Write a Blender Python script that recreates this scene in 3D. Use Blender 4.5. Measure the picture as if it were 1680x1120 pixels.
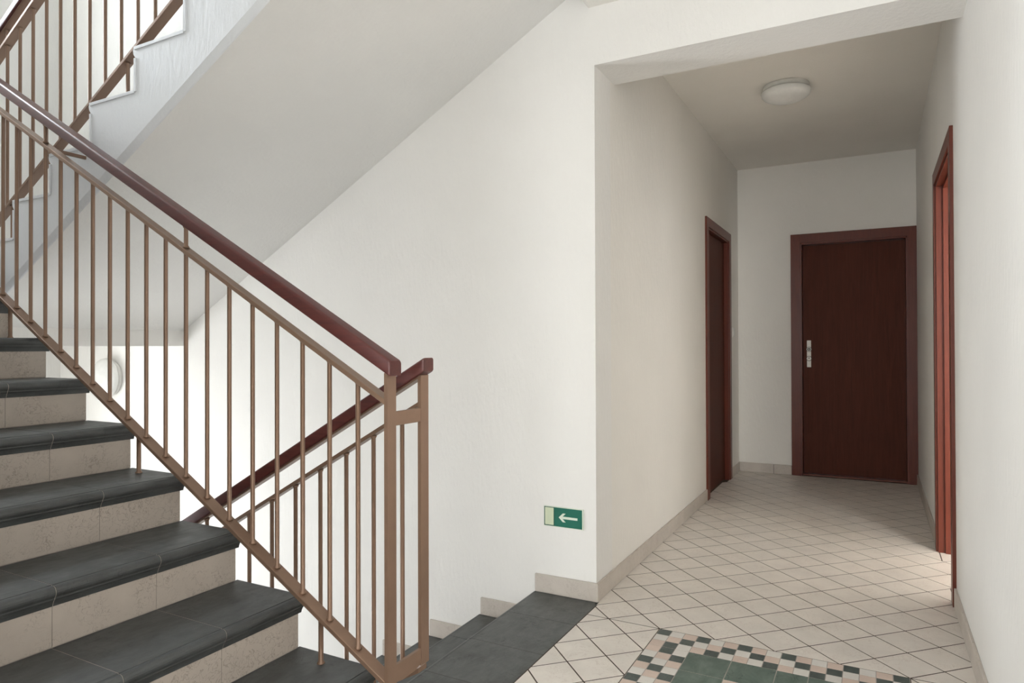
import bpy, bmesh, math, random
from mathutils import Vector, Matrix
random.seed(7)
for o in list(bpy.data.objects): bpy.data.objects.remove(o)
S = bpy.context.scene; COL = S.collection

# ------------------------------------------------------------------ camera, light, exposure
cam = bpy.data.cameras.new('camera'); camo = bpy.data.objects.new('camera', cam); COL.objects.link(camo)
cam.sensor_width = 36.0; cam.lens = 23.7622; cam.clip_start = 0.02; cam.clip_end = 100
R_ = Vector((0.88100, 0.47310, -0.0032)); U_ = Vector((0.0064, -0.0051, 1.0)); F_ = Vector((-0.4731, 0.8810, 0.0075))
F_.normalize(); R_ = (R_ - F_ * R_.dot(F_)).normalized(); U_ = R_.cross(F_)
camo.matrix_world = Matrix(((R_.x, U_.x, -F_.x, 0), (R_.y, U_.y, -F_.y, 0), (R_.z, U_.z, -F_.z, 1.12), (0, 0, 0, 1)))
S.camera = camo
S.view_settings.view_transform = 'Standard'; S.view_settings.look = 'None'
S.view_settings.gamma = 1.0; S.view_settings.use_curve_mapping = False
S.view_settings.exposure = -0.06
W = bpy.data.worlds.new('overcast_sky'); S.world = W; W.use_nodes = True
W.node_tree.nodes['Background'].inputs[0].default_value = (0.90, 0.95, 1.0, 1)
W.node_tree.nodes['Background'].inputs[1].default_value = 1.6
def daylight(name, loc, rot, sx, sy, power, col):  # area lamp added outside an unseen window
    l = bpy.data.lights.new(name, 'AREA'); l.shape = 'RECTANGLE'; l.size = sx; l.size_y = sy
    l.energy = power; l.color = col
    o = bpy.data.objects.new(name, l); COL.objects.link(o); o.location = loc; o.rotation_euler = rot
    return o
H = math.pi / 2
XE = -5.25                                    # inner face of the stairwell end wall
daylight('added_upper_light', (XE - 0.27, 1.15, 3.925), (H, 0, -H), 1.16, 1.35, 95, (0.86, 0.93, 1.0))  # unseen window lamp, added and placed to light treads and flight side
daylight('added_lower_light', (XE - 0.27, 1.15, -0.275), (H, 0, -H), 1.16, 1.35, 130, (0.94, 0.97, 1.0))  # added lamp, unseen window set low so light reaches the soffit
daylight('added_rear_light', (-0.70, -3.77, 1.30), (H, 0, 0), 0.90, 2.00, 80, (0.94, 0.97, 1.0))  # invented window behind the camera, lamp added to brighten the corridor end
daylight('added_landing_light', (-1.47, -0.80, 1.55), (H, 0, -H), 1.9, 1.5, 96, (0.93, 0.965, 1.0))  # invented window beside the landing, lamp added for right wall and floor
daylight('added_side_room_light', (2.87, 3.95, 1.45), (H, 0, H), 1.7, 1.6, 25, (1.0, 0.985, 0.95))  # side room lamp, added to brighten the left corridor wall
daylight('added_side_room_front_light', (1.70, 1.33, 1.45), (H, 0, 0), 1.5, 1.6, 200, (1.0, 0.985, 0.95))  # second added side room lamp, reaches the back wall of the corridor

# ------------------------------------------------------------------ materials
def new_mat(name):
    m = bpy.data.materials.new(name); m.use_nodes = True
    return m, m.node_tree, m.node_tree.nodes['Principled BSDF']
def N(nt, t, **k):
    n = nt.nodes.new(t)
    for a, v in k.items(): setattr(n, a, v)
    return n
def setin(n, **k):
    for a, v in k.items(): n.inputs[a.replace('_', ' ')].default_value = v
def pos(nt, scale=(1, 1, 1)):
    g = N(nt, 'ShaderNodeNewGeometry'); m = N(nt, 'ShaderNodeMapping'); m.inputs['Scale'].default_value = scale
    nt.links.new(g.outputs['Position'], m.inputs['Vector']); return m.outputs['Vector']
def noise(nt, vec, scale, detail=4, rough=0.55, dist=0.0):
    n = N(nt, 'ShaderNodeTexNoise'); n.inputs['Scale'].default_value = scale; n.inputs['Detail'].default_value = detail
    n.inputs['Roughness'].default_value = rough; n.inputs['Distortion'].default_value = dist
    nt.links.new(vec, n.inputs['Vector']); return n.outputs['Fac']
def ramp(nt, fac, stops):
    r = N(nt, 'ShaderNodeValToRGB'); e = r.color_ramp.elements
    while len(e) > 1: e.remove(e[-1])
    e[0].position = stops[0][0]; e[0].color = (*stops[0][1], 1)
    for p, c in stops[1:]:
        x = e.new(p); x.color = (*c, 1)
    nt.links.new(fac, r.inputs['Fac']); return r.outputs['Color']
def mix(nt, fac, a, b, mode='MIX'):
    m = N(nt, 'ShaderNodeMix', data_type='RGBA', blend_type=mode)
    for s, v in (('A', a), ('B', b)):
        i = [q for q in m.inputs if q.name == s and q.type == 'RGBA'][0]
        if isinstance(v, tuple): i.default_value = (*v, 1)
        else: nt.links.new(v, i)
    if isinstance(fac, float): m.inputs[0].default_value = fac
    else: nt.links.new(fac, m.inputs[0])
    return [q for q in m.outputs if q.type == 'RGBA'][0]
def bump(nt, bs, h, strength, dist=0.01):
    b = N(nt, 'ShaderNodeBump'); b.inputs['Strength'].default_value = strength; b.inputs['Distance'].default_value = dist
    nt.links.new(h, b.inputs['Height']); nt.links.new(b.outputs['Normal'], bs.inputs['Normal'])
def rnd(nt):
    return N(nt, 'ShaderNodeObjectInfo').outputs['Random']

def plaster(name, col, rough=0.75, spec=0.3):
    m, nt, bs = new_mat(name); v = pos(nt)
    c = ramp(nt, noise(nt, v, 2.2, 5), [(0.3, tuple(x * 0.975 for x in col)), (0.7, tuple(min(1, x * 1.015) for x in col))])
    nt.links.new(c, bs.inputs['Base Color']); setin(bs, Roughness=rough); bs.inputs['Specular IOR Level'].default_value = spec
    vs = pos(nt, (1, 1, 0.35))
    bump(nt, bs, noise(nt, vs, 55, 6, 0.6), 0.26, 0.01)
    return m
def worm(nt, v, scale, lo=0.485, hi=0.515):
    n = noise(nt, v, scale, 3, 0.6, 0.7)
    return ramp(nt, n, [(lo - 0.012, (0, 0, 0)), (0.5, (1, 1, 1)), (hi + 0.012, (0, 0, 0))])
def ceramic(name, col, dark, rough=0.4, amount=0.5, wscale=26, spec=0.4):
    m, nt, bs = new_mat(name); v = pos(nt)
    base = ramp(nt, noise(nt, v, 7, 6, 0.6), [(0.3, tuple(x * 0.92 for x in col)), (0.7, tuple(min(1, x * 1.06) for x in col))])
    tone = ramp(nt, rnd(nt), [(0, (0.965, 0.965, 0.965)), (1, (1.02, 1.015, 1.01))])
    base = mix(nt, 1.0, base, tone, 'MULTIPLY')
    wm = worm(nt, v, wscale); gate = ramp(nt, noise(nt, v, 9, 2), [(0.38, (0, 0, 0)), (0.58, (1, 1, 1))])
    f = mix(nt, 1.0, wm, gate, 'MULTIPLY')
    f = mix(nt, 1.0, f, (amount, amount, amount), 'MULTIPLY')
    c = mix(nt, f, base, dark)
    nt.links.new(c, bs.inputs['Base Color']); setin(bs, Roughness=rough); bs.inputs['Specular IOR Level'].default_value = spec
    bump(nt, bs, noise(nt, v, 60, 4), 0.05, 0.004)
    return m
def slate(name, a, b, rough=0.33, spec=0.5):
    m, nt, bs = new_mat(name); v = pos(nt, (1, 0.55, 1))
    c = ramp(nt, noise(nt, v, 16, 7, 0.68, 0.6), [(0.3, a), (0.55, tuple((x + y) / 2 for x, y in zip(a, b))), (0.78, b)])
    wm = worm(nt, pos(nt), 22); gate = ramp(nt, noise(nt, pos(nt), 7, 2), [(0.5, (0, 0, 0)), (0.65, (0.8, 0.8, 0.8))])
    f = mix(nt, 1.0, wm, gate, 'MULTIPLY')
    c = mix(nt, f, c, tuple(x * 0.45 for x in a))
    nt.links.new(c, bs.inputs['Base Color']); bs.inputs['Specular IOR Level'].default_value = spec
    rr = ramp(nt, noise(nt, v, 30, 4), [(0.3, (rough - 0.05,) * 3), (0.7, (rough + 0.1,) * 3)])
    nt.links.new(rr, bs.inputs['Roughness'])
    bump(nt, bs, noise(nt, v, 38, 6, 0.7), 0.22, 0.006)
    return m
def wood(name, a, b, axis='Z', rough=0.3, coat=0.3, spec=0.5):
    m, nt, bs = new_mat(name)
    sc = {'X': (1.6, 26, 26), 'Z': (26, 26, 1.4), 'S': (6, 40, 10)}[axis]
    v = pos(nt, sc)
    c = ramp(nt, noise(nt, v, 2.6, 7, 0.65, 0.8), [(0.25, a), (0.75, b)])
    nt.links.new(c, bs.inputs['Base Color']); setin(bs, Roughness=rough); bs.inputs['Specular IOR Level'].default_value = spec
    bs.inputs['Coat Weight'].default_value = coat; bs.inputs['Coat Roughness'].default_value = 0.15
    bump(nt, bs, noise(nt, v, 5, 4), 0.03, 0.002)
    return m
def plain(name, col, rough=0.5, metal=0.0, spec=0.5, var=0.04):
    m, nt, bs = new_mat(name)
    c = ramp(nt, noise(nt, pos(nt), 30, 3), [(0.3, tuple(x * (1 - var) for x in col)), (0.7, tuple(min(1, x * (1 + var)) for x in col))])
    nt.links.new(c, bs.inputs['Base Color']); setin(bs, Roughness=rough, Metallic=metal); bs.inputs['Specular IOR Level'].default_value = spec
    return m

M = {}
M['wall'] = plaster('white_wall_plaster', (0.875, 0.858, 0.822))
M['wall_bounce'] = plaster('wall_plaster_warm_bounce', (0.885, 0.857, 0.80))  # warm bounced light put into the colour of the white corridor walls
M['soffit'] = plaster('soffit_plaster', (0.86, 0.848, 0.82))
M['ceiling'] = plaster('ceiling_plaster', (0.875, 0.845, 0.785))  # warm tint stands in for bounced light on the corridor ceiling
M['gloss_white'] = plaster('white_oil_paint', (0.885, 0.90, 0.92), 0.4, 0.5)
M['grout'] = plain('brown_grout', (0.075, 0.054, 0.038), 0.9, var=0.15)
M['pale_grout'] = plain('pale_grout', (0.42, 0.37, 0.33), 0.9, var=0.1)
M['tile'] = ceramic('beige_floor_tile', (0.79, 0.735, 0.67), (0.47, 0.36, 0.30), 0.42, 0.35, 34)
M['skirt'] = ceramic('beige_skirting_tile', (0.60, 0.545, 0.485), (0.38, 0.33, 0.28), 0.45, 0.5, 40)
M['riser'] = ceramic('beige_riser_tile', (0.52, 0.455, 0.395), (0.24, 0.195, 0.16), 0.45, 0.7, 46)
M['slate'] = slate('dark_slate_tile', (0.040, 0.045, 0.042), (0.105, 0.112, 0.108))
M['nosing'] = slate('dark_slate_step', (0.026, 0.029, 0.0285), (0.082, 0.090, 0.091), 0.50, 1.0)
M['green'] = slate('green_centre_tile', (0.085, 0.125, 0.105), (0.20, 0.25, 0.215), 0.4, 0.4)
M['m_dark'] = slate('dark_green_mosaic', (0.060, 0.080, 0.072), (0.12, 0.14, 0.13), 0.4, 0.4)
M['m_white'] = ceramic('white_mosaic', (0.74, 0.71, 0.66), (0.6, 0.55, 0.5), 0.4, 0.3)
M['m_pink'] = ceramic('pink_mosaic', (0.68, 0.55, 0.47), (0.5, 0.38, 0.32), 0.4, 0.3)
M['paint'] = plain('copper_brown_paint', (0.27, 0.170, 0.116), 0.32, 0.35, 0.5)
M['rail_wood'] = wood('mahogany_handrail', (0.060, 0.013, 0.012), (0.125, 0.028, 0.022), 'X', 0.42, 0.12)
M['frame_wood'] = wood('mahogany_door_frame', (0.105, 0.022, 0.011), (0.165, 0.036, 0.018), 'Z', 0.4, 0.06, 0.3)
M['leaf_wood'] = wood('dark_mahogany_door', (0.072, 0.0180, 0.0085), (0.115, 0.032, 0.017), 'Z', 0.55, 0.0, 0.15)
M['sill_wood'] = wood('mahogany_threshold', (0.15, 0.035, 0.016), (0.22, 0.06, 0.03), 'X', 0.35, 0.2)
M['chrome'] = plain('brushed_nickel', (0.50, 0.47, 0.43), 0.5, 0.7)
M['black'] = plain('black_gap', (0.012, 0.011, 0.010), 0.6)
M['plastic'] = plain('white_plastic', (0.80, 0.79, 0.75), 0.35)
M['opal'] = plain('opal_glass', (0.82, 0.82, 0.79), 0.22)
M['sign_green'] = plain('sign_green', (0.018, 0.155, 0.105), 0.35)
M['sign_dark'] = plain('sign_dark_green', (0.010, 0.075, 0.050), 0.35)
M['sign_pale'] = plain('sign_luminous_film', (0.66, 0.72, 0.52), 0.4)
M['sign_white'] = plain('sign_white', (0.74, 0.80, 0.68), 0.4)
def glassmat():
    m, nt, bs = new_mat('clear_window_glass'); nt.nodes.remove(bs)
    t = N(nt, 'ShaderNodeBsdfTransparent'); g = N(nt, 'ShaderNodeBsdfGlossy'); g.inputs['Roughness'].default_value = 0.02
    x = N(nt, 'ShaderNodeMixShader'); x.inputs[0].default_value = 0.06
    nt.links.new(t.outputs[0], x.inputs[1]); nt.links.new(g.outputs[0], x.inputs[2])
    nt.links.new(x.outputs[0], nt.nodes['Material Output'].inputs['Surface']); return m
M['glass'] = glassmat()

# ------------------------------------------------------------------ mesh helpers
class MB:
    def __init__(s): s.v = []; s.f = []; s.sm = []
    def add(s, vs, fs, smooth=False):
        n = len(s.v); s.v += [tuple(p) for p in vs]
        for f in fs: s.f.append([i + n for i in f]); s.sm.append(smooth)
        return s
    def box(s, x0, x1, y0, y1, z0, z1):
        return s.add([(x, y, z) for z in (z0, z1) for y in (y0, y1) for x in (x0, x1)],
                     [(0, 2, 3, 1), (4, 5, 7, 6), (0, 1, 5, 4), (2, 6, 7, 3), (0, 4, 6, 2), (1, 3, 7, 5)])
    def bbox(s, x0, x1, y0, y1, z0, z1, c=0.002):        # box with all edges chamfered
        def ring(z, k): return [(x0 + k, y0 + k2(k), z), (x1 - k, y0 + k2(k), z), (x1 - k, y1 - k2(k), z), (x0 + k, y1 - k2(k), z)]
        k2 = lambda k: k
        vs = ring(z0, c) + ring(z0 + c, 0) + ring(z1 - c, 0) + ring(z1, c)
        fs = [(3, 2, 1, 0), (12, 13, 14, 15)]
        for r in range(3):
            for i in range(4): fs.append((r * 4 + i, r * 4 + (i + 1) % 4, r * 4 + 4 + (i + 1) % 4, r * 4 + 4 + i))
        return s.add(vs, fs)
    def prism_y(s, prof, y0, y1, smooth=False):           # profile in (x, z), extruded along Y
        n = len(prof)
        vs = [(x, y0, z) for x, z in prof] + [(x, y1, z) for x, z in prof]
        s.add(vs, [list(range(n)), list(range(2 * n - 1, n - 1, -1))])
        s.f += []
        base = len(s.v) - 2 * n
        for i in range(n):
            j = (i + 1) % n
            s.f.append([base + i, base + n + i, base + n + j, base + j]); s.sm.append(smooth)
        return s
    def prism_x(s, prof, x0, x1):                         # profile in (y, z), extruded along X
        n = len(prof); base = len(s.v)
        s.add([(x0, y, z) for y, z in prof] + [(x1, y, z) for y, z in prof], [list(range(n - 1, -1, -1)), list(range(n, 2 * n))])
        for i in range(n):
            j = (i + 1) % n
            s.f.append([base + i, base + j, base + n + j, base + n + i]); s.sm.append(False)
        return s
    def sheared(s, x0, x1, y0, y1, sl, b0, b1, c=0.0015): # rail along X, sloped: z = sl*x + b
        prof = [(y0 + c, b0), (y1 - c, b0), (y1, b0 + c), (y1, b1 - c), (y1 - c, b1), (y0 + c, b1), (y0, b1 - c), (y0, b0 + c)]
        n = len(prof); base = len(s.v)
        s.add([(x0, y, sl * x0 + b) for y, b in prof] + [(x1, y, sl * x1 + b) for y, b in prof], [list(range(n - 1, -1, -1)), list(range(n, 2 * n))])
        for i in range(n):
            j = (i + 1) % n
            s.f.append([base + i, base + j, base + n + j, base + n + i]); s.sm.append(False)
        return s
    def lathe(s, c, prof, axis='Z', n=24, smooth=True):   # prof: list of (radius, height)
        base = len(s.v)
        for r, h in prof:
            for i in range(n):
                a = 2 * math.pi * i / n; u, w = r * math.cos(a), r * math.sin(a)
                p = {'Z': (u, w, h), 'Y': (u, h, w), 'X': (h, u, w)}[axis]
                s.v.append((c[0] + p[0], c[1] + p[1], c[2] + p[2]))
        for k in range(len(prof) - 1):
            for i in range(n):
                j = (i + 1) % n
                s.f.append([base + k * n + i, base + k * n + j, base + (k + 1) * n + j, base + (k + 1) * n + i]); s.sm.append(smooth)
        s.f.append([base + i for i in range(n)]); s.sm.append(False)
        e = base + (len(prof) - 1) * n
        s.f.append([e + i for i in range(n)]); s.sm.append(False)
        return s
    def mesh(s, name, mats, origin=(0, 0, 0)):
        me = bpy.data.meshes.new(name)
        me.from_pydata([(x - origin[0], y - origin[1], z - origin[2]) for x, y, z in s.v], [], s.f)
        for p, q in zip(me.polygons, s.sm): p.use_smooth = q
        bm = bmesh.new(); bm.from_mesh(me); bmesh.ops.recalc_face_normals(bm, faces=bm.faces); bm.to_mesh(me); bm.free()
        me.materials.append(M[mats]); return me
    def build(s, name, mat, parent=None, origin=None):
        if origin is None: origin = root_loc(parent)
        o = bpy.data.objects.new(name, s.mesh(name, mat, origin)); COL.objects.link(o)
        if parent: o.parent = parent
        else: o.location = origin
        return o
def root_loc(p):
    if p is None: return (0, 0, 0)
    while p.parent: p = p.parent
    return tuple(p.location)
def inst(name, me, loc, parent):
    o = bpy.data.objects.new(name, me); COL.objects.link(o); o.parent = parent
    r = root_loc(parent); o.location = (loc[0] - r[0], loc[1] - r[1], loc[2] - r[2]); return o
def empty(name, loc):
    o = bpy.data.objects.new(name, None); COL.objects.link(o); o.location = loc; o.empty_display_size = 0.1; return o
def struct(o, label=None, cat=None):
    o['kind'] = 'structure'
    if label: o['label'] = label
    if cat: o['category'] = cat
    return o
def tag(o, label, cat, group=None):
    o['label'] = label; o['category'] = cat
    if group: o['group'] = group
    return o

# ------------------------------------------------------------------ room shell
XL, XR, YW, YB = -1.083, 0.300, 2.793, 6.323
CZ, LZ, HZ = 2.700, 2.360, 2.619              # corridor ceiling, lintel underside, hall ceiling
ZT, ZB = 4.75, -1.445                         # top of the stairwell, lower half-landing
YN, YR = 0.45, -3.50                          # wall on the near side of the stairs, wall behind the camera
UPZ = 3.009                                   # upper floor level
def wall(name, boxes, label, mat='wall'):
    m = MB()
    for b in boxes: m.box(*b)
    return struct(m.build(name, mat), label, 'wall')
# stairwell wall with the sign (its plane carries on above the opening as the lintel)
wall('wall_stair', [(XE - 0.3, XL, YW, YW + 0.2, ZB - 0.3, ZT)], 'white plaster stairwell wall carrying the green sign')
wall('wall_lintel', [(XL, XR, YW, 3.052, LZ, HZ + 0.01)], 'white lintel over the corridor opening')
DL = (5.055, 5.850, 1.995)                    # left door opening: y0, y1, top
wall('wall_left', [(XL - 0.22, XL, YW + 0.2, DL[0], -0.1, CZ + .1), (XL - 0.22, XL, DL[1], YB + .2, -0.1, CZ + .1), (XL - 0.22, XL, DL[0], DL[1], DL[2], CZ + .1)], 'white left wall of the corridor, tinted for warm bounce light, with the narrow door', 'wall_bounce')
DR = (3.510, 4.330, 1.993)
wall('wall_right', [(XR, XR + 0.3, YR - .2, DR[0], -0.1, CZ + .1), (XR, XR + 0.3, DR[1], YB + .2, -0.1, CZ + .1), (XR, XR + 0.3, DR[0], DR[1], DR[2], CZ + .1)], 'bright white right wall of the corridor')
DB = (-0.566, 0.236, 2.003)                   # back door opening x0, x1, top
wall('wall_back', [(XL, DB[0], YB, YB + .25, -.1, CZ + .1), (DB[1], XR, YB, YB + .25, -.1, CZ + .1), (DB[0], DB[1], YB, YB + .25, DB[2], CZ + .1)], 'white wall at the end of the corridor, tinted for warm bounce light', 'wall_bounce')
WHY, WHZ = (-1.75, 0.15), (0.80, 2.30)
WU, WL = (3.25, 4.60), (-0.95, 0.40); WY = (0.57, 1.73); WY2 = (0.57, 1.73)
wall('wall_end', [(XE - .3, XE, YN, WY[0], ZB - .3, WL[1]), (XE - .3, XE, WY[1], YW, ZB - .3, WL[1]), (XE - .3, XE, WY[0], WY[1], ZB - .3, WL[0]), (XE - .3, XE, YN, YW, WL[1], WU[0]),
                  (XE - .3, XE, YN, WY2[0], WU[0], ZT), (XE - .3, XE, WY2[1], YW, WU[0], ZT), (XE - .3, XE, WY2[0], WY2[1], WU[1], ZT)], 'white end wall of the stairwell with the added windows')
wall('wall_near', [(XE - .3, -1.2, YN - .2, YN, ZB - .3, ZT)], 'white wall on the near side of the stairs')
wall('wall_landing', [(-1.4, -1.2, YR, WHY[0], -.1, HZ + .01), (-1.4, -1.2, WHY[1], YN - .2, -.1, HZ + .01), (-1.4, -1.2, WHY[0], WHY[1], -.1, WHZ[0]), (-1.4, -1.2, WHY[0], WHY[1], WHZ[1], HZ + .01)], 'white wall beside the landing, opened for an added wide window')
WRX, WRZ = (-1.17, -0.23), (0.30, 2.30)
wall('wall_rear', [(-1.4, WRX[0], YR - .3, YR, -.1, HZ + .1), (WRX[1], XR, YR - .3, YR, -.1, HZ + .1), (WRX[0], WRX[1], YR - .3, YR, -.1, WRZ[0]), (WRX[0], WRX[1], YR - .3, YR, WRZ[1], HZ + .1)], 'white wall behind the landing with an added window')
wall('wall_upper', [(-1.10, -0.95, YN, YW, UPZ, ZT)], 'white wall of the upper floor landing')
c = MB().box(XL - .2, XR + .3, YW + .2, YB + .2, CZ, CZ + .2).build('ceiling_corridor', 'ceiling'); struct(c, 'white ceiling of the corridor', 'ceiling')
c = MB().box(-1.108, XR + .3, YR - .3, YW + .2, HZ, UPZ).box(-1.4, -1.108, YR - .3, YN, HZ, UPZ).build('ceiling_hall', 'ceiling'); struct(c, 'white ceiling over the landing', 'ceiling')
c = MB().box(XE - .3, -0.9, YN - .2, YW + .2, ZT, ZT + .2).build('ceiling_stairwell', 'ceiling'); struct(c, 'white ceiling at the top of the stairwell', 'ceiling')

# floor: grout bed with tiles laid on it
FX0 = -1.069
fl = MB().box(-1.36, XR + .2999, YR - .3, YB + .3, -.2, -0.0007).build('floor', 'grout')
struct(fl, 'beige diagonal tile floor with a mosaic square', 'floor')
def clip(poly, a, b, c_):                      # keep a*x + b*y <= c
    out = []
    for i in range(len(poly)):
        p, q = poly[i], poly[(i + 1) % len(poly)]
        dp, dq = a * p[0] + b * p[1] - c_, a * q[0] + b * q[1] - c_
        if dp <= 1e-9: out.append(p)
        if (dp < -1e-9 and dq > 1e-9) or (dp > 1e-9 and dq < -1e-9):
            t = dp / (dp - dq); out.append((p[0] + t * (q[0] - p[0]), p[1] + t * (q[1] - p[1])))
    return out
def area(p): return 0.5 * sum(p[i][0] * p[(i + 1) % len(p)][1] - p[(i + 1) % len(p)][0] * p[i][1] for i in range(len(p)))
def inset(poly, d):
    if len(poly) < 3: return []
    if area(poly) < 0: poly = poly[::-1]
    out = poly
    for i in range(len(poly)):
        p, q = poly[i], poly[(i + 1) % len(poly)]
        ex, ey = q[0] - p[0], q[1] - p[1]; L = math.hypot(ex, ey)
        if L < 1e-6: continue
        nx, ny = ey / L, -ex / L               # outward normal of a ccw polygon
        out = clip(out, nx, ny, nx * p[0] + ny * p[1] - d)
        if len(out) < 3: return []
    res = []
    for p in out:
        if not res or math.hypot(p[0] - res[-1][0], p[1] - res[-1][1]) > 1e-5: res.append(p)
    return res
def slab(mb, poly, z1=0.0, z0=-0.008, ch=0.0004):
    top = inset(poly, ch)
    if len(top) != len(poly): top = poly; 
    n = len(poly); base = len(mb.v)
    mb.v += [(x, y, z1) for x, y in top] + [(x, y, z1 - ch) for x, y in poly] + [(x, y, z0) for x, y in poly]
    mb.f.append(list(range(base, base + n))); mb.sm.append(False)
    for k in (0, 1):
        for i in range(n):
            j = (i + 1) % n
            mb.f.append([base + k * n + i, base + (k + 1) * n + i, base + (k + 1) * n + j, base + k * n + j]); mb.sm.append(False)
tx0, ty0, ts = -0.97235, 2.64478, 0.10694
def node(a, b): return (tx0 + (a + b) * ts, ty0 + (b - a) * ts)
MX0, MX1, MY1 = node(1, 1)[0], node(5, 5)[0], ty0
MY0 = MY1 - (MX1 - MX0)
full = None; ncount = 0; rest = MB()
lo_a, hi_a = -40, 60
for a in range(lo_a, hi_a):
    for b in range(-60, 60):
        cx, cy = node(a + .5, b + .5)
        if not (FX0 - .12 < cx < XR + .32 and YR - .12 < cy < YB + .12): continue
        sq = [node(a, b), node(a + 1, b), node(a + 1, b + 1), node(a, b + 1)]
        yl, yh = min(q[1] for q in sq), max(q[1] for q in sq)
        xl = FX0 if cy < YW else XL
        xh = XR
        if DR[0] < yl and yh < DR[1]: xh = XR + .3
        if DL[0] < yl and yh < DL[1]: xl = XL - .03
        p = clip(clip(clip(clip(sq, 1, 0, xh), -1, 0, -xl), 0, 1, YB), 0, -1, -YR)
        pieces = []
        if xh == XR and yh > DR[0] and yl < DR[1]:
            pieces.append(clip(clip(clip(clip(sq, -1, 0, -XR), 0, -1, -DR[0]), 0, 1, DR[1]), 1, 0, XR + .3))
        if len(p) >= 3: pieces += [clip(p, 0, -1, -MY1), clip(p, 0, 1, MY0)]
        if len(p) < 3: p = [(9, 9)]
        mid = clip(clip(p, 0, 1, MY1), 0, -1, -MY0)
        if len(mid) >= 3: pieces += [clip(mid, 1, 0, MX0), clip(mid, -1, 0, -MX1)]
        for q in pieces:
            if len(q) < 3 or abs(area(q)) < 2e-4: continue
            q = inset(q, 0.0027)
            if len(q) < 3: continue
            whole = abs(abs(area(q)) - (2 * ts * ts)) < 0.0015 and len(q) == 4
            inview = cy > 1.85
            if not inview: slab(rest, q); continue
            if whole:
                if full is None:
                    m = MB(); slab(m, [(x - cx, y - cy) for x, y in q]); full = m.mesh('floor_tile', 'tile')
                inst('floor_tile', full, (cx, cy, random.uniform(-.0003, .0003)), fl)
            else:
                m = MB(); slab(m, q); m.build('floor_tile', 'tile', fl)
            ncount += 1
r_o = rest.build('floor_tile_field', 'tile', fl); r_o['kind'] = 'stuff'
print('floor tiles', ncount)
# mosaic square
mp = (MX1 - MX0) / 17
ROW0 = 'DWPDWPDPWDPWPDWPD'; ROW1 = 'WPDWPDWDPWDPDWPDW'; ROW2 = 'PDWPDWPWDPWDWPDWP'
C0 = 'DWPPWDPWDPWDPWPDW'; C1 = 'WPDDPWDPWDPWDPDWP'; C2 = 'PDWWDPWDPWDPWDWPD'
sm = {}
for k, mt in (('D', 'm_dark'), ('W', 'm_white'), ('P', 'm_pink')):
    m = MB(); h = mp / 2 - 0.0011; slab(m, [(-h, -h), (h, -h), (h, h), (-h, h)], 0, -.007, .0007); sm[k] = m.mesh('mosaic_tile', mt)
cyc = 'PWDPW'
for r in range(17):
    for q in range(17):
        k = None
        if r < 3: k = (ROW0, ROW1, ROW2)[r][q]
        elif q < 3: k = (C0, C1, C2)[q][r]
        elif r > 13: k = (ROW2, ROW1, ROW0)[r - 14][16 - q]
        elif q > 13: k = (C2, C1, C0)[q - 14][16 - r]
        elif 6 <= r <= 10 and 6 <= q <= 10: k = cyc[(r + 2 * q) % 5] if (r, q) != (6, 6) else 'P'
        if k: inst('mosaic_tile', sm[k], (MX0 + (q + .5) * mp, MY1 - (r + .5) * mp, 0), fl)
for (c0, c1, r0, r1) in [(3, 6, 3, 6), (6, 9, 3, 6), (9, 11, 3, 6), (11, 14, 3, 6), (3, 6, 6, 9), (3, 6, 9, 11), (11, 14, 6, 9), (11, 14, 9, 11), (3, 6, 11, 14), (6, 9, 11, 14), (9, 11, 11, 14), (11, 14, 11, 14)]:
    m = MB(); e = .0013
    slab(m, [(MX0 + c0 * mp + e, MY1 - r1 * mp + e), (MX0 + c1 * mp - e, MY1 - r1 * mp + e), (MX0 + c1 * mp - e, MY1 - r0 * mp - e), (MX0 + c0 * mp + e, MY1 - r0 * mp - e)])
    m.build('green_tile', 'green', fl)
# a bed of paler grout shows between the mosaic pieces
MB().box(MX0, MX1, MY0, MY1, -.004, -.0006).build('mosaic_bed', 'pale_grout', fl)
# dark edge tiles at the head of the down flight
def nose(sign, xf, z, depth, t=0.03):          # profile of a step tile; xf = riser face, nosing projects towards sign
    s = sign
    p = [(xf - s * depth, z), (xf - s * 0.0035, z), (xf - s * 0.0025, z - 0.0022), (xf + s * 0.002, z - 0.0012)]
    for ang in (80, 60, 40, 20, 0, -20, -40): 
        p.append((xf + s * (0.004 + 0.015 * math.cos(math.radians(ang))), z - 0.017 + 0.016 * math.sin(math.radians(ang))))
    p += [(xf + s * 0.0125, z - 0.031), (xf + s * 0.0120, z - 0.035), (xf + s * 0.007, z - 0.041), (xf + s * 0.0035, z - 0.049), (xf + s * 0.0015, z - 0.056), (xf - s * 0.006, z - 0.056), (xf - s * 0.006, z - 0.012), (xf - s * depth, z - 0.012)]
    return p
DJ = [2.7915, 2.5195, 2.2225, 1.9255, 1.640]
G = 0.0012
for y1, y0 in zip(DJ, DJ[1:]):
    MB().prism_y(nose(-1, -1.375, 0, 1.375 + FX0 - 0.0015), y0 + G, y1 - G).build('dark_edge_tile', 'slate', fl)
for y1, y0 in ((1.640, 1.345), (1.345, 1.05), (1.05, 0.755), (.755, YN)):
    m = MB(); slab(m, [(-1.325, y0 + G), (FX0 - .0015, y0 + G), (FX0 - .0015, y1 - G), (-1.325, y1 - G)]); m.build('dark_edge_tile', 'slate', fl)

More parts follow.
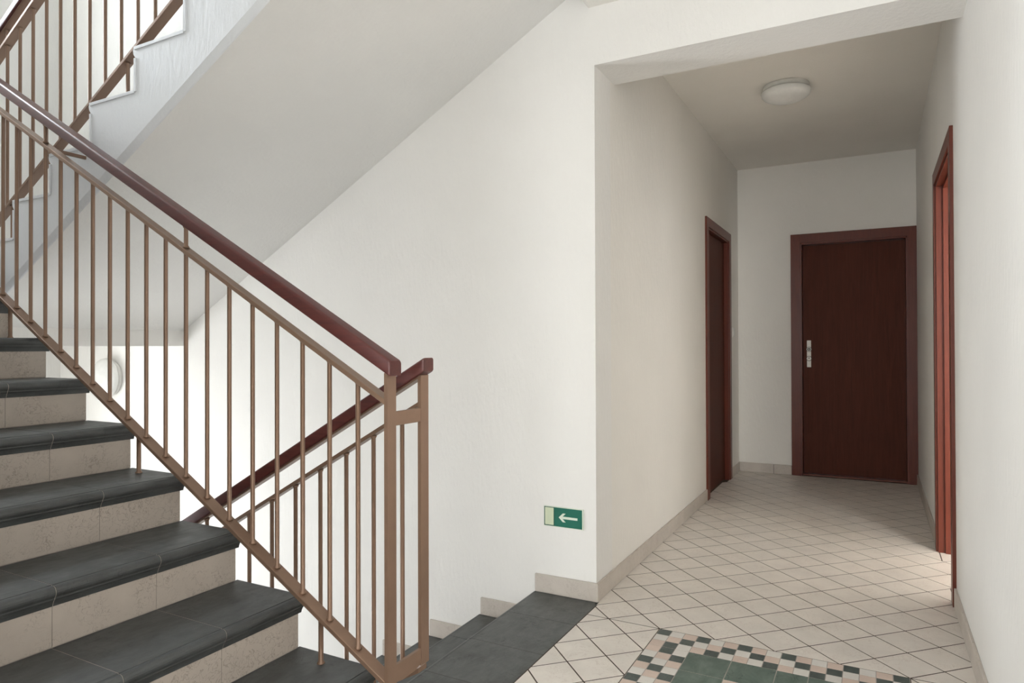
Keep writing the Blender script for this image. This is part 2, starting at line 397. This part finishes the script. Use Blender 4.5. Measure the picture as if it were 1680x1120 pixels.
# ------------------------------------------------------------------ baseboards
def skirt_piece(x0, x1, y0, y1, z0, z1, parent): return MB().bbox(x0, x1, y0, y1, z0, z1, .0015).build('baseboard_tile', 'skirt', parent)
SK = 0.082
b = MB().box(XL - .002, XL + .0075, YW - .004, 4.985, 0, SK - .0025).build('baseboard_left', 'pale_grout'); struct(b, 'beige tile skirting along the left corridor wall', 'baseboard')
ys = [YW - .009, 3.102] + [3.102 + .298 * i for i in range(1, 7)] + [4.985]
for y0, y1 in zip(ys, ys[1:]):
    if y1 > y0: skirt_piece(XL, XL + .010, y0 + .0008, min(y1, 4.985) - .0008, 0.0005, SK, b)
skirt_piece(XL, XL + .010, 5.925, YB - .011, 0.0005, SK, b)
b = MB().box(XL + .01, -.642, YB - .0075, YB + .002, 0, SK - .0025).build('baseboard_back', 'grout'); struct(b, 'beige tile skirting beside the end door', 'baseboard')
skirt_piece(XL + .001, -.791, YB - .010, YB, .0005, SK, b); skirt_piece(-.788, -.643, YB - .010, YB, .0005, SK, b)
b = MB().box(XR - .0075, XR + .002, YR, 3.435, 0, SK).box(XR - .0075, XR + .002, 4.402, YB - .02, 0, SK).build('baseboard_right', 'pale_grout'); struct(b, 'pale tile skirting along the right wall', 'baseboard')
y = 3.435
while y > YR + .05:
    skirt_piece(XR - .010, XR, max(YR, y - .298) + .0008, y - .0008, .0005, SK + .003, b); y -= .298
y = 4.402
while y < YB - .06:
    skirt_piece(XR - .010, XR, y + .0008, min(YB - .02, y + .298) - .0008, .0005, SK + .003, b); y += .298
b = MB().box(-1.379, XL + .006, YW - .0075, YW + .002, 0, SK - .002).build('baseboard_stair', 'pale_grout'); struct(b, 'stepped beige skirting following the down flight', 'baseboard')
skirt_piece(-1.379, XL + .0095, YW - .010, YW, .0005, SK, b)
DG, DRZ, DX0 = 0.2968, 0.1605, -1.375         # down flight: going, rise, first riser face
for k in range(1, 9):
    skirt_piece(DX0 - DG * k + .002, DX0 - DG * (k - 1), YW - .010, YW, -DRZ * k + .0005, -DRZ * k + SK, b)

# ------------------------------------------------------------------ stairs
# flight going up, left foreground
UG, UR = 0.289, 0.166
def xr(k): return -1.618 - UG * (k - 1)
NU = 9
up = empty('stair_flight', (xr(0), 1.0, 0)); tag(up, 'stairs rising to the left with dark slate treads and beige risers', 'stairs')
YE = 1.574
prof = [(xr(0) - .008, -.2)]
for k in range(NU):
    prof += [(xr(k) - .008, UR * (k + 1) - .011), (xr(k + 1) - .008, UR * (k + 1) - .011)] if k < NU - 1 else [(xr(k) - .008, UR * NU - .011), (xr(k) - .3, UR * NU - .011)]
prof += [(xr(NU - 1) - .3, UR * NU - .24), (xr(NU - 1) - .2, UR * NU - .24), (xr(0) - .35, -.2)]
MB().prism_y(prof, YN, YE).build('stair_body', 'gloss_white', up)
TJ = [1.585, 1.2905, 0.996, 0.7015, YN]
for k in range(1, NU):
    for y1, y0 in zip(TJ, TJ[1:]):
        MB().prism_y(nose(1, xr(k - 1), UR * k, xr(k - 1) - xr(k) + .006), y0 + G, y1 - (G if y1 < 1.58 else 0), False).build('tread_tile', 'nosing', up)
    for q in (1.2905, .996, .7015):
        pr = nose(1, xr(k - 1), UR * k, xr(k - 1) - xr(k) + .006)
        MB().prism_y([(x - .0012, z - .0007) for x, z in pr], q - .0022, q + .0022).build('joint', 'pale_grout', up)
RJ = [YE, 1.2875, 0.995, 0.7005, YN]
for k in range(NU):
    for y1, y0 in zip(RJ, RJ[1:]):
        m = MB().bbox(xr(k) - .009, xr(k), y0 + G, y1 - G, UR * k + .0025, UR * (k + 1) - .0525, .0012); m.build('riser_tile', 'riser', up)
    MB().box(xr(k) - .009, xr(k) - .0018, YN, YE - .002, UR * k + .0005, UR * (k + 1) - .053).build('joint', 'pale_grout', up)
# upper half-landing and its edge beam
hl = MB().box(XE, -3.86, YN, YW, 1.26, 1.494).box(-3.86, xr(8) - .01, YN, 1.574, 1.26, 1.494).box(-4.08, -3.86, YN, YW, 1.130, 1.27).build('floor_landing', 'wall')
struct(hl, 'half landing slab and beam seen behind the balusters', 'landing')
hl2 = MB().box(XE, DX0 - DG * 9 + .3, YN, YW, ZB - .25, ZB).box(DX0 - DG * 9, -1.36, YN, 1.66, ZB - .25, ZB).build('floor_lower', 'slate'); struct(hl2, 'dark floor of the lower half landing', 'floor')
# flight going down beside the wall
dn = empty('stair_flight', (DX0, 2.2, 0)); tag(dn, 'stairs descending to the left along the wall behind the railing', 'stairs')
prof = [(-1.36, -.011), (DX0 + .008, -.011)]
for k in range(9):
    prof += [(DX0 + .008 - DG * k, -DRZ * (k + 1) - .011), (DX0 + .008 - DG * (k + 1), -DRZ * (k + 1) - .011)]
prof += [(DX0 - DG * 9 + .008, ZB - .2), (DX0 - DG * 8.2, ZB - .2), (-1.36, -.45)]
MB().prism_y(prof, 1.665, YW).build('stair_body', 'gloss_white', dn)
DT = [2.7915, 2.5195, 2.2225, 1.9255, 1.655]
for k in range(1, 9):
    for y1, y0 in zip(DT, DT[1:]):
        MB().prism_y(nose(-1, DX0 - DG * k, -DRZ * k, DG + .006), y0 + G, y1 - G).build('tread_tile', 'slate', dn)
for k in range(9):
    for y1, y0 in zip(DT, DT[1:]):
        MB().bbox(DX0 - DG * k, DX0 - DG * k + .009, y0 + G, y1 - G, -DRZ * (k + 1) + .0025, -DRZ * k - .0525, .0012).build('riser_tile', 'riser', dn)
# flight above, seen from below
YU = 1.660
us = empty('stair_flight', (-2.5, 2.2, 1.9)); tag(us, 'white painted underside and stepped edge of the flight overhead', 'stairs')
def nx(k): return -2.610 - 0.3027 * k
def nz(k): return 2.3195 - 0.1725 * k
def sof(x): return 0.5515 * x + 3.355
K0, K1 = -4, 4
side = []
for k in range(K1, K0 - 1, -1):
    x, z = nx(k), nz(k)
    side += [(x + .022, z - .1725), (x + .020, z - .05), (x + .014, z - .040), (x + .010, z - .036), (x + .003, z - .026), (x, z - .012), (x + .003, z - .004), (x + .012, z)]
top_end = (-1.109, nz(K0))
side.append(top_end)
xs0, xs1 = nx(K1) + .022, -1.109
ch = 0.032
low = [(xs1, sof(xs1) + ch), (-3.86, sof(-3.86) + ch)]
side = side + low
if side[0][1] < low[1][1]: side[0] = (side[0][0], low[1][1])
m = MB(); n = len(side); base = 0
m.v += [(x, YU, z) for x, z in side] + [(x, YW, z) for x, z in side]
m.f.append(list(range(n))); m.sm.append(False)
m.f.append(list(range(2 * n - 1, n - 1, -1))); m.sm.append(False)
for i in range(n - 3):
    m.f.append([i, n + i, n + i + 1, i + 1]); m.sm.append(False)
m.build('stair_body', 'gloss_white', us)
m = MB()                                       # bevelled edge strip and soffit
xa, xb = -3.86, -1.109
m.add([(xa, YU, sof(xa) + ch), (xb, YU, sof(xb) + ch), (xb, YU + .012, sof(xb) + .004), (xa, YU + .012, sof(xa) + .004)], [(0, 1, 2, 3)])
m.add([(xa, YU + .012, sof(xa) + .004), (xb, YU + .012, sof(xb) + .004), (xb, YU + .016, sof(xb)), (xa, YU + .016, sof(xa))], [(0, 1, 2, 3)])
m.build('edge_bevel', 'gloss_white', us)
m = MB(); m.add([(xa, YU + .016, sof(xa)), (xb, YU + .016, sof(xb)), (xb, YW, sof(xb)), (xa, YW, sof(xa)), (xa, YU + .016, sof(xa) + .02), (xb, YU + .016, sof(xb) + .02), (xb, YW, sof(xb) + .02), (xa, YW, sof(xa) + .02)],
               [(0, 1, 2, 3), (7, 6, 5, 4), (0, 4, 5, 1), (2, 6, 7, 3), (1, 5, 6, 2), (0, 3, 7, 4)])
m.build('soffit', 'soffit', us)
for k in range(K0, K1 + 1):
    x, z = nx(k), nz(k)
    if k > K0: MB().box(x + .012, x + .3027 + .014, YU - .005, YU + .3, z - .011, z + .001).build('tread_edge', 'gloss_white', us)
    MB().box(x + .012, x + .024, YU - .005, YU + .3, z - .1725 - .006, z - .045).build('riser_edge', 'gloss_white', us)

# ------------------------------------------------------------------ railings
def rod(mb, x, y, z0, z1, r=.0072, n=12):
    h = .006
    return mb.lathe((x, y, 0), [(r * 1.55, z0 - .001), (r * 1.55, z0 + h * .6), (r, z0 + h * 1.6), (r, z1 - h * 1.2), (r * 1.45, z1 - h * .4), (r * 1.45, z1 + .001)], 'Z', n)
def rod_mesh(length):
    return rod(MB(), 0, 0, 0, length).mesh('baluster', 'paint')
def handrail(parent, x0, x1, yc, sl, b0, b1, name='handrail', w=.055):
    m = MB(); y0, y1 = yc - w / 2, yc + w / 2; r = .009; pr = []
    for cx, cz, a0 in ((y1 - r, b0 + r * .6, -90), (y1 - r, b1 - r, 0), (y0 + r, b1 - r, 90), (y0 + r, b0 + r * .6, 180)):
        rr = r if cz > (b0 + b1) / 2 else r * .6
        for t in range(5):
            a = math.radians(a0 + t * 22.5); cc = (cx if rr == r else (y1 - rr if cx > yc else y0 + rr))
            pr.append((cc + rr * math.cos(a), cz + rr * math.sin(a)))
    n = len(pr); e = .004
    def ring(x, k): return [(x, yc + (y - yc) * k, sl * x + (b0 + b1) / 2 + (z - (b0 + b1) / 2) * k) for y, z in pr]
    lo, hi = min(x0, x1), max(x0, x1)
    rings = [ring(lo, .93), ring(lo + e, 1), ring(hi - e, 1), ring(hi, .93)]
    m.v = [p for q in rings for p in q]
    m.f = [list(range(n - 1, -1, -1)), list(range(3 * n, 4 * n))]; m.sm = [False, False]
    for k in range(3):
        for i in range(n):
            j = (i + 1) % n; m.f.append([k * n + i, k * n + j, (k + 1) * n + j, (k + 1) * n + i]); m.sm.append(k == 1)
    o = m.build(name, 'rail_wood', parent)
    return o
YA, YD = 1.530, 1.690                          # centre planes of the two railings
RW = .021
rl = empty('stair_railing', (-1.2165, 1.61, .157)); tag(rl, 'brown metal balustrade with mahogany handrails turning at the foot of the stairs', 'railing')
# slope is negative in +X for the near flight (it falls towards the newel)
SA = -0.56
def near_rail():
    x0, x1 = -3.70, -1.221
    MB().sheared(x0, x1, YA - RW, YA + RW, SA, -.522, -.505).build('bottom_rail', 'paint', rl)
    MB().sheared(x0, x1, YA - RW * .9, YA + RW * .9, SA, .272, .288).build('middle_rail', 'paint', rl)
    h = handrail(rl, x0, -1.196, YA, SA, .367, .412)
    MB().sheared(x0, x1, YA - .014, YA + .014, SA, .361, .369).build('mounting_strip', 'paint', h)
    me = rod_mesh(.272 + .505 + .002); i = 0
    while True:
        x = -1.334 - .1101 * i
        if x < -3.66: break
        inst('baluster', me, (x, YA, SA * x - .506), rl); i += 1
    ms = rod_mesh(.361 - .288 + .002)
    for i in (7, 15):
        x = -1.334 - .1101 * i
        o = inst('spacer_rod', ms, (x, YA, SA * x + .287), rl)
    for x, k in ((-1.480, 1), (-2.368, 4), (-3.255, 7)):
        z0 = UR * k
        rod(MB(), x, YA, z0 - .001, SA * x - .5215, .0078).build('foot_post', 'paint', rl)
    # stub fixing the railing to the flight overhead
    xs = -2.935
    MB().bbox(xs - .006, xs + .006, YA + .01, YU + .004, SA * xs + .272, SA * xs + .286, .001).build('wall_bracket', 'paint', rl)
near_rail()
SD = 0.555
def down_rail():
    x0, x1 = -3.60, -1.221
    MB().sheared(x0, x1, YD - RW, YD + RW, SD, .812, .828).build('bottom_rail', 'paint', rl)
    MB().sheared(x0, x1, YD - RW * .8, YD + RW * .8, SD, 1.618, 1.632).build('middle_rail', 'paint', rl)
    h = handrail(rl, x0, -1.196, YD, SD, 1.709, 1.752)
    st = MB().sheared(x0, x1, YD - .016, YD + .016, SD, 1.703, 1.711).build('mounting_strip', 'paint', h)
    me = rod_mesh(1.618 - .828 + .002); i = 0
    while True:
        x = -1.296 - .1135 * i
        if x < -3.56: break
        inst('baluster', me, (x, YD, SD * x + .827), rl); i += 1
    ms = rod_mesh(1.703 - 1.632 + .002)
    for i in (8, 16):
        x = -1.296 - .1135 * i
        inst('spacer_rod', ms, (x, YD, SD * x + 1.631), rl)
    for x, k in ((-1.60, 1), (-2.49, 4), (-3.38, 7)):
        rod(MB(), x, YD, -DRZ * k - .001, SD * x + .8125, .0078).build('foot_post', 'paint', rl)
down_rail()
NX0, NX1 = -1.223, -1.211
MB().bbox(NX0, NX1, YA - .018, YA + .0215, .152, 1.047, .0012).build('newel_post', 'paint', rl)
MB().bbox(NX0, NX1, YD - .0185, YD + .0205, .158, 1.035, .0012).build('newel_post', 'paint', rl)
MB().bbox(NX0 + .001, NX1 - .001, YA + .0215, YD - .0185, .894, .935, .0012).build('connecting_plate', 'paint', rl)
m = MB().prism_x([(YA + .0215, .162), (YA + .05, .156), (1.64, .157), (YD - .03, .163), (YD - .0185, .166), (YD - .0185, .210), (YA + .0215, .210)], NX0 + .001, NX1 - .001)
m.build('connecting_plate', 'paint', rl)
# railing of the flight overhead
ru = empty('stair_railing', (-2.5, YD, 2.3)); tag(ru, 'brown balustrade on the flight overhead at the upper left', 'railing')
x0, x1 = -4.02, -1.30
MB().sheared(x0, x1, YD - .02, YD + .02, SD, 3.776, 3.791).build('bottom_rail', 'paint', ru)
MB().sheared(x0, x1, YD - .02, YD + .02, SD, 4.566, 4.582).build('middle_rail', 'paint', ru)
h = handrail(ru, x0, x1, YD, SD, 4.648, 4.692)
MB().sheared(x0, x1, YD - .018, YD + .018, SD, 4.640, 4.650).build('mounting_strip', 'paint', h)
me = rod_mesh(4.566 - 3.791 + .002)
for i in range(-11, 14):
    x = -2.512 - .1113 * i
    if x > -1.32 or x < -4.0: continue
    inst('baluster', me, (x, YD, SD * x + 3.790), ru)
ms = rod_mesh(4.640 - 4.582 + .002)
for i in (-6, 2, 10):
    x = -2.512 - .1113 * i; inst('spacer_rod', ms, (x, YD, SD * x + 4.581), ru)
for x, k in ((-3.578, 4), (-2.690, 1), (-1.80, -2)):
    rod(MB(), x, YD, nz(k) - .001, SD * x + 3.7765, .0078).build('foot_post', 'paint', ru)

# ------------------------------------------------------------------ doors
def lock(parent, x, y, z0, z1):
    p = MB().bbox(x - .0165, x + .016, y - .006, y, z0, z1, .001).build('lock_plate', 'chrome', parent)
    zc = z0 + .155
    MB().lathe((x, y - .006, zc), [(.0225, -.003), (.0225, 0)], 'Y', 20).build('rose_rim', 'black', p)
    MB().lathe((x, y - .006, zc), [(.019, -.007), (.019, 0)], 'Y', 20).build('lock_rose', 'chrome', p)
    MB().lathe((x, y - .013, zc), [(.013, -.004), (.013, 0)], 'Y', 16).build('lock_cylinder', 'black', p)
    MB().bbox(x - .004, x + .004, y - .020, y - .017, zc - .006, zc + .006, .001).build('keyway', 'chrome', p)
    zc = z0 + .075
    MB().lathe((x, y - .006, zc), [(.0225, -.003), (.0225, 0)], 'Y', 20).build('rose_rim', 'black', p)
    MB().lathe((x, y - .006, zc), [(.0185, -.006), (.0185, 0)], 'Y', 20).build('key_rose', 'chrome', p)
    MB().lathe((x, y - .012, zc + .005), [(.005, -.001), (.005, 0)], 'Y', 10).build('keyhole', 'black', p)
# end door
d = empty('door_1', (-.165, YB, 0)); struct(d, 'dark mahogany door closing the end of the corridor', 'door')
x0, x1, zt = -.641, XR - .0005, 2.081
P = .014
def casing_y(parent, xa, xb, zt, xi0, xi1, zi, yf):
    pr = [(yf, 0), (yf, 0)]
    MB().bbox(xa, xi0, yf - P, yf, 0, zt, .002).build('casing', 'frame_wood', parent)
    MB().bbox(xi1, xb, yf - P, yf, 0, zt, .002).build('casing', 'frame_wood', parent)
    MB().bbox(xi0, xi1, yf - P, yf, zi, zt, .002).build('casing', 'frame_wood', parent)
casing_y(d, x0, x1, zt, DB[0], DB[1], DB[2], YB)
m = MB().box(DB[0], DB[0] + .012, YB - .005, YB + .2, 0, DB[2]).box(DB[1] - .012, DB[1], YB - .005, YB + .2, 0, DB[2]).box(DB[0], DB[1], YB - .005, YB + .2, DB[2] - .012, DB[2])
m.box(DB[0] + .012, DB[0] + .026, YB + .118, YB + .2, 0, DB[2] - .012).box(DB[1] - .026, DB[1] - .012, YB + .118, YB + .2, 0, DB[2] - .012)
m.build('jamb', 'frame_wood', d)
lf = MB().bbox(DB[0] + .013, DB[1] - .013, YB + .075, YB + .117, .014, DB[2] - .014, .002).build('door_leaf', 'leaf_wood', d)
MB().bbox(DB[0] + .012, DB[1] - .012, YB + .03, YB + .118, 0, .012, .002).build('threshold', 'sill_wood', d)
lock(d, -.505, YB + .075, .933, 1.165)
# left door
d = empty('door_2', (XL, 5.45, 0)); struct(d, 'dark narrow looking door in the left corridor wall', 'door')
ya, yb, zt = 4.985, 5.922, 2.064
def casing_x(parent, sgn, xf, ya, yb, zt, yi0, yi1, zi):
    xs = sorted((xf, xf + sgn * P))
    MB().bbox(xs[0], xs[1], ya, yi0, 0, zt, .002).build('casing', 'frame_wood', parent)
    MB().bbox(xs[0], xs[1], yi1, yb, 0, zt, .002).build('casing', 'frame_wood', parent)
    MB().bbox(xs[0], xs[1], yi0, yi1, zi, zt, .002).build('casing', 'frame_wood', parent)
casing_x(d, 1, XL, ya, yb, zt, DL[0], DL[1], DL[2])
m = MB()
for y in (DL[0], DL[1] - .012): m.box(XL - .2, XL + .004, y, y + .012, 0, DL[2])
m.box(XL - .2, XL + .004, DL[0], DL[1], DL[2] - .012, DL[2]).box(XL - .2, XL - .075, DL[1] - .026, DL[1] - .012, 0, DL[2] - .012)
m.build('jamb', 'frame_wood', d)
MB().bbox(XL - .072, XL - .030, DL[0] + .013, DL[1] - .027, .008, DL[2] - .014, .002).build('door_leaf', 'leaf_wood', d)
# right door
d = empty('door_3', (XR, 3.92, 0)); struct(d, 'reddish mahogany door frame set deep in the right wall', 'door')
casing_x(d, -1, XR, 3.440, 4.402, 2.063, DR[0], DR[1], DR[2])
m = MB()
for y in (DR[0], DR[1] - .012): m.box(XR - .004, XR + .26, y, y + .012, 0, DR[2])
m.box(XR - .004, XR + .26, DR[0], DR[1], DR[2] - .012, DR[2])
m.build('jamb', 'frame_wood', d)
m = MB().box(XR + .028, XR + .2, DR[1] - .026, DR[1] - .012, 0, DR[2] - .012).box(XR + .028, XR + .2, DR[0] + .012, DR[0] + .026, 0, DR[2] - .012).box(XR + .028, XR + .2, DR[0] + .012, DR[1] - .012, DR[2] - .026, DR[2] - .012)
m.build('door_stop', 'frame_wood', d)
MB().bbox(XR + .305, XR + .347, DR[0] - .80, DR[0] - .005, .008, DR[2] - .014, .002).build('door_leaf', 'leaf_wood', d)   # stands open into the added side room
rm = (XR + .3, 2.60, 1.6, 4.9)  # unseen side room, added to send light through the open door
WSY, WSZ, WSX = (3.10, 4.80), (.65, 2.25), (.95, 2.45)
wall('wall_room', [(rm[0] - .02, WSX[0], rm[2] - .3, rm[2], -.1, CZ), (WSX[1], rm[1] + .3, rm[2] - .3, rm[2], -.1, CZ), (WSX[0], WSX[1], rm[2] - .3, rm[2], -.1, WSZ[0]), (WSX[0], WSX[1], rm[2] - .3, rm[2], WSZ[1], CZ), (rm[0] - .02, rm[1] + .3, rm[3], rm[3] + .15, -.1, CZ), (rm[1], rm[1] + .3, rm[2], rm[3], -.1, WSZ[0]), (rm[1], rm[1] + .3, rm[2], rm[3], WSZ[1], CZ),
     (rm[1], rm[1] + .3, rm[2], WSY[0], WSZ[0], WSZ[1]), (rm[1], rm[1] + .3, WSY[1], rm[3], WSZ[0], WSZ[1])], 'white walls of the added room behind the open right door')
o = MB().box(rm[0] - .02, rm[1] + .3, rm[2] - .3, rm[3] + .15, CZ - .1, CZ + .1).build('ceiling_room', 'ceiling'); struct(o, 'white ceiling of the added side room', 'ceiling')
o = MB().box(rm[0], rm[1] + .3, rm[2] - .3, rm[3] + .15, -.2, 0).build('floor_room', 'tile'); struct(o, 'plain floor of the added side room', 'floor')
w = empty('window_added_5', (rm[1] + .1, 3.95, WSZ[0])); struct(w, 'unseen window added to light the side room', 'window')
for a in ((WSY[0], WSY[1], WSZ[0], WSZ[0] + .06), (WSY[0], WSY[1], WSZ[1] - .06, WSZ[1]), (WSY[0], WSY[0] + .06, WSZ[0] + .06, WSZ[1] - .06), (WSY[1] - .06, WSY[1], WSZ[0] + .06, WSZ[1] - .06)):
    MB().bbox(rm[1] + .1, rm[1] + .16, a[0], a[1], a[2], a[3], .003).build('window_frame', 'plastic', w)
MB().box(rm[1] + .127, rm[1] + .133, WSY[0] + .06, WSY[1] - .06, WSZ[0] + .06, WSZ[1] - .06).build('window_pane', 'glass', w)
w = empty('window_added_6', (1.7, rm[2] - .15, WSZ[0])); struct(w, 'second unseen window added to the side room for corridor light', 'window')
for a in ((WSX[0], WSX[1], WSZ[0], WSZ[0] + .06), (WSX[0], WSX[1], WSZ[1] - .06, WSZ[1]), (WSX[0], WSX[0] + .06, WSZ[0] + .06, WSZ[1] - .06), (WSX[1] - .06, WSX[1], WSZ[0] + .06, WSZ[1] - .06)):
    MB().bbox(a[0], a[1], rm[2] - .16, rm[2] - .10, a[2], a[3], .003).build('window_frame', 'plastic', w)
MB().box(WSX[0] + .06, WSX[1] - .06, rm[2] - .133, rm[2] - .127, WSZ[0] + .06, WSZ[1] - .06).build('window_pane', 'glass', w)

# ------------------------------------------------------------------ unseen windows, added to let in light
def window_x(name, z0, z1, wy, label):
    w = empty(name, (XE - .15, (wy[0] + wy[1]) / 2, z0)); struct(w, label, 'window')
    x0, x1 = XE - .20, XE - .14; y0, y1 = wy; yc = (y0 + y1) / 2
    for a in ((x0, x1, y0, y1, z0, z0 + .06), (x0, x1, y0, y1, z1 - .06, z1), (x0, x1, y0, y0 + .06, z0 + .06, z1 - .06), (x0, x1, y1 - .06, y1, z0 + .06, z1 - .06), (x0, x1, yc - .03, yc + .03, z0 + .06, z1 - .06)):
        MB().bbox(*a, .003).build('window_frame', 'plastic', w)
    for a in ((y0 + .06, yc - .03), (yc + .03, y1 - .06)):
        MB().box(x0 + .028, x0 + .034, a[0], a[1], z0 + .06, z1 - .06).build('window_pane', 'glass', w)
    MB().bbox(XE - .14, XE + .03, y0 - .02, y1 + .02, z0 - .02, z0, .003).build('window_sill', 'plastic', w)
window_x('window_added_1', *WU, WY2, 'unseen upper stairwell window added to light the treads')
window_x('window_added_2', *WL, WY, 'unseen lower stairwell window added to light the soffit')
w = empty('window_added_3', (-.70, YR - .15, WRZ[0])); struct(w, 'unseen window added behind the landing for light', 'window')
for a in ((WRX[0], WRX[1], WRZ[0], WRZ[0] + .06), (WRX[0], WRX[1], WRZ[1] - .06, WRZ[1]), (WRX[0], WRX[0] + .06, WRZ[0] + .06, WRZ[1] - .06), (WRX[1] - .06, WRX[1], WRZ[0] + .06, WRZ[1] - .06)):
    MB().bbox(a[0], a[1], YR - .2, YR - .14, a[2], a[3], .003).build('window_frame', 'plastic', w)
MB().box(WRX[0] + .06, WRX[1] - .06, YR - .172, YR - .166, WRZ[0] + .06, WRZ[1] - .06).build('window_pane', 'glass', w)

w = empty('window_added_4', (-1.3, -.8, WHZ[0])); struct(w, 'wide unseen window added beside the landing for light', 'window')
for a in ((WHY[0], WHY[1], WHZ[0], WHZ[0] + .06), (WHY[0], WHY[1], WHZ[1] - .06, WHZ[1]), (WHY[0], WHY[0] + .06, WHZ[0] + .06, WHZ[1] - .06), (WHY[1] - .06, WHY[1], WHZ[0] + .06, WHZ[1] - .06), (-.83, -.77, WHZ[0] + .06, WHZ[1] - .06)):
    MB().bbox(-1.36, -1.30, a[0], a[1], a[2], a[3], .003).build('window_frame', 'plastic', w)
for a in ((WHY[0] + .06, -.83), (-.77, WHY[1] - .06)):
    MB().box(-1.333, -1.327, a[0], a[1], WHZ[0] + .06, WHZ[1] - .06).build('window_pane', 'glass', w)

# ------------------------------------------------------------------ fittings
def dome_lamp(name, c, axis, sgn, R, label):
    l = empty(name, c); tag(l, label, 'lamp')
    f = lambda pr: [(r, sgn * h) for r, h in pr]
    MB().lathe(c, f([(R * .90, 0), (R * .92, .004), (R * .90, .030), (R * .86, .030)]), axis, 40).build('lamp_base', 'plastic', l)
    pr = [(R * .88, .030), (R * .99, .034), (R, .040), (R * .985, .046)]
    for t in range(1, 11):
        a = t / 10 * math.pi / 2; pr.append((R * .985 * math.cos(a) + .0005, .046 + .052 * math.sin(a)))
    MB().lathe(c, f(pr), axis, 40).build('lamp_shade', 'opal', l)
dome_lamp('ceiling_lamp', (-.468, 4.405, CZ), 'Z', -1, .143, 'round white opal dome lamp on the corridor ceiling')
dome_lamp('wall_lamp', (-4.625, YW, .915), 'Y', -1, .135, 'round white lamp on the stairwell wall behind the balusters')
# direction sign
sx0, sx1, sz0, sz1 = -1.335, -1.141, .3045, .3965
s = empty('exit_sign', ((sx0 + sx1) / 2, YW, sz0)); tag(s, 'green direction sign with a pale arrow pointing left on the wall', 'sign')
MB().bbox(sx0, sx1, YW - .004, YW, sz0, sz1, .0006).build('backing_plate', 'sign_white', s)
MB().box(sx0 + .002, sx1 - .007, YW - .0046, YW - .0036, sz0 + .0035, sz1 - .0035).build('green_panel', 'sign_green', s)
MB().box(sx0 + .002, sx0 + .052, YW - .0050, YW - .0042, sz0 + .0035, sz1 - .0035).build('dark_border', 'sign_dark', s)
MB().box(sx0 + .006, sx0 + .049, YW - .0054, YW - .0046, sz0 + .0075, sz1 - .0065).build('pale_panel', 'sign_pale', s)
xt, zc = sx0 + .074, (sz0 + sz1) / 2 - .0005
def flat(pts): return MB().prism_y([(x, z) for x, z in pts], YW - .0054, YW - .0044)
a = flat([(xt, zc), (xt + .020, zc + .0195), (xt + .034, zc + .0195), (xt + .0195, zc + .0055), (xt + .0195, zc + .0053), (xt + .091, zc + .0053), (xt + .091, zc - .0053), (xt + .0195, zc - .0053), (xt + .0195, zc - .0055), (xt + .034, zc - .0195), (xt + .020, zc - .0195)])
a.build('arrow', 'sign_white', s)
# light switch
sw = empty('light_switch', (XL, 6.06, 1.19)); tag(sw, 'small white light switch beside the left corridor door', 'switch')
q = MB().bbox(XL, XL + .009, 6.02, 6.10, 1.195, 1.275, .002).build('switch_plate', 'plastic', sw)
MB().bbox(XL + .009, XL + .013, 6.035, 6.085, 1.210, 1.260, .001).build('rocker', 'plastic', sw)
